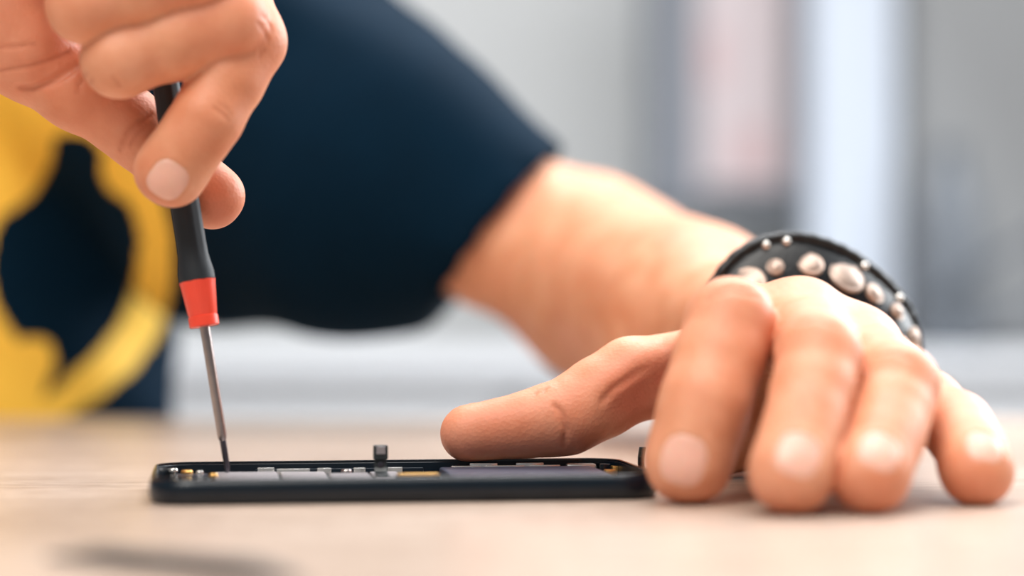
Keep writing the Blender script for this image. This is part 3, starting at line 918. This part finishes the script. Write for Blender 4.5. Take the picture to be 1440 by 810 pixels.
# yellow print on the chest of the shirt
bvh = BVHTree.FromPolygons([Vector(v) for v in SV], [tuple(f) for f in SF])
outer = [(-60, 128), (0, 112), (30, 112), (70, 125), (130, 160), (200, 225), (232, 285), (243, 330), (246, 375), (238, 425), (218, 475), (188, 518), (145, 556), (95, 585), (50, 602), (0, 618), (-60, 606), (-120, 560), (-165, 480), (-180, 380), (-170, 270), (-130, 180)]
hole = [(79, 202), (100, 196), (128, 204), (142, 224), (138, 249), (149, 273), (172, 287), (184, 307), (190, 342), (184, 390), (172, 425), (155, 460), (134, 485), (110, 508), (86, 530), (62, 552), (66, 530),
        (75, 512), (77, 494), (71, 478), (59, 470), (45, 470), (31, 473), (16, 452), (0, 425), (-8, 380), (-4, 335), (8, 308), (26, 298), (52, 276), (70, 245), (76, 222)]
hole = [(88 + (x - 88) * 1.09, 375 + (y - 375) * 1.06) for x, y in hole]
def inside(pt, poly):
    x, y = pt; c = False
    for (x1, y1), (x2, y2) in zip(poly, poly[1:] + poly[:1]):
        if (y1 > y) != (y2 > y) and x < (x2 - x1) * (y - y1) / (y2 - y1) + x1: c = not c
    return c
camp = Vector((0, -CAM_D, CAM_H))
pv, pf, grid = [], [], {}
STEP = 4
def pvert(i, j):
    if (i, j) in grid: return grid[(i, j)]
    dirv = Vector((U(i * STEP, j * STEP, 500) - np.array(camp))).normalized()
    hit, nor, _, dist = bvh.ray_cast(camp, dirv)
    r = None
    if hit is not None and dist > 900:
        if nor.dot(dirv) > 0: nor = -nor
        pv.append((hit + nor * 0.7) / 1000); r = len(pv) - 1
    grid[(i, j)] = r
    return r
for i in range(-48, 64):
    for j in range(26, 160):
        c = ((i + 0.5) * STEP, (j + 0.5) * STEP)
        if inside(c, outer) and not inside(c, hole):
            q = [pvert(*k) for k in ((i, j), (i + 1, j), (i + 1, j + 1), (i, j + 1))]
            if None not in q and max((Vector(pv[a]) - Vector(pv[b])).length for a in q for b in q) < 0.012: pf.append(q)
po = mesh_obj('shirt_print', pv, pf, M['print'])
po.parent = shirt; po.matrix_parent_inverse = (Matrix.Translation(person.location)).inverted()
po.matrix_parent_inverse = Matrix.Identity(4)
po['label'] = 'yellow printed emblem'

# short dark hair and eyes (head is above the picture)
HAIR = Body(); HAIR.add(Blob(15, [(H(-26, 36), H(14, 42), 79, 68), (H(-45, 0), H(-38, -20), 60, 50)]), 5)
class HairF:
    def __call__(self, P, c=None, rad=0):
        d = HAIR(P); q = P - HC
        return np.maximum(d, -(cone(P, H(70, -30), H(90, -40), 78, 78)))
HV, HF_ = polygonise(HairF(), HC - 140, HC + 140, 6.0)
M['hair'] = material('dark_brown_hair', srgb(48, 34, 26), 0.6, 0, (80, 0.3), (300, 0.6, 0.002))
keep_world(np_mesh('hair', HV, HF_, M['hair']), person)

# ------------------------------------------------------------------ bracelet
fax = unit(np.array([-34, 125, 12.]))
e1 = unit(np.array([1, 0, 0]) - fax * fax[0]); e2 = np.cross(e1, fax); e2 = e2 if e2[2] > 0 else -e2
br = empty('studded_bracelet', WL / 1000, 'black leather bracelet with round pale metal studs on the wrist', 'bracelet')
wV, wF = polygonise(ARM, WL - [60, 30, 60], WL + [60, 40, 70], 2.5)
trees['wrist'] = BVHTree.FromPolygons(wV.tolist(), wF.tolist())
def wrist_r(a, s):
    d = e1 * math.cos(a) + e2 * math.sin(a)
    hit, _, _, dist = trees['wrist'].ray_cast(Vector(WL + fax * s), Vector(d)); return (dist if hit is not None else 28.0), d
NA = 72
def band_pt(a, t, lift):
    """t 0 = hand-side edge, 1 = arm-side edge of the slanting strap"""
    r, d = wrist_r(a, -2)
    return WL + fax * (-9 + 12 * t) + d * (r + 0.8 + (11 + 9 * math.sin(a - 0.15)) * t + lift * 0.7) - fax * (lift * 0.7)
prof = [(0, 0), (0.06, 1.6), (0.25, 2.4), (0.5, 2.6), (0.75, 2.4), (0.94, 1.6), (1, 0), (0.75, -0.4), (0.25, -0.4)]
bv, bf = [], []
for i in range(NA):
    for t, lf in prof: bv.append(band_pt(2 * math.pi * i / NA, t, lf) / 1000)
npf = len(prof)
for i in range(NA):
    for j in range(npf):
        bf.append((i * npf + j, ((i + 1) % NA) * npf + j, ((i + 1) % NA) * npf + (j + 1) % npf, i * npf + (j + 1) % npf))
keep_world(mesh_obj('strap', bv, bf, M['leather']), br)
for tt in (0.02, 0.98):         # braided edge cords
    cv, cf = [], []
    NB, NC = 180, 8
    for i in range(NB):
        a = 2 * math.pi * i / NB
        c = band_pt(a, tt, 1.3); d = wrist_r(a, -2)[1] if i % 3 == 0 or i == 0 else d
        rr = 1.9 + 0.15 * math.sin(i * 2 * math.pi / 4.0)
        dd = e1 * math.cos(a) + e2 * math.sin(a)
        for j in range(NC):
            b = 2 * math.pi * j / NC
            cv.append((c + dd * rr * math.cos(b) + fax * rr * math.sin(b)) / 1000)
    for i in range(NB):
        for j in range(NC):
            cf.append((i * NC + j, ((i + 1) % NB) * NC + j, ((i + 1) % NB) * NC + (j + 1) % NC, i * NC + (j + 1) % NC))
    keep_world(mesh_obj('edge_cord', cv, cf, M['leather']), br)
def stud(adeg, rad):
    a = math.radians(adeg)
    c = band_pt(a, 0.5, 2.6); nn = unit(band_pt(a, 0.5, 4.0) - band_pt(a, 0.5, 2.0))
    bm = lathe_bm([(rad * 1.05, -0.8), (rad * 1.08, 0.3), (rad, 0.8), (rad * 0.86, 0.7), (rad * 0.8, 0.9), (rad * 0.55, 1.35), (rad * 0.2, 1.6)], 28)
    bmesh.ops.scale(bm, vec=(0.001,) * 3, verts=bm.verts)
    bmesh.ops.transform(bm, matrix=Matrix.Translation(Vector(c / 1000)) @ Vector(nn).to_track_quat('Z', 'Y').to_matrix().to_4x4(), verts=bm.verts)
    keep_world(bm_obj('stud', bm, M['stud'], None, True, 40), br)
for adeg, rad in ((137, 6.0), (119, 2.8), (98, 4.3), (72, 6.2), (48, 3.6), (28, 2.9), (8, 4.2), (-14, 3.0), (-40, 3.0), (-64, 5.2), (-96, 3.0), (-124, 5.2), (-152, 3.0), (174, 4.6)):
    stud(adeg, rad)

# small silver balls standing in for highlights on the strap's arm-side edge
def glint_bead(adeg):
    a = math.radians(adeg); c = band_pt(a, 0.88, 2.2)
    bm = bmesh.new(); bmesh.ops.create_icosphere(bm, subdivisions=2, radius=0.0016)
    bmesh.ops.translate(bm, vec=Vector(c / 1000), verts=bm.verts)
    keep_world(bm_obj('glint_bead', bm, M['silver'], None, True), br)
for adeg in (116, 106, 60, 32): glint_bead(adeg)
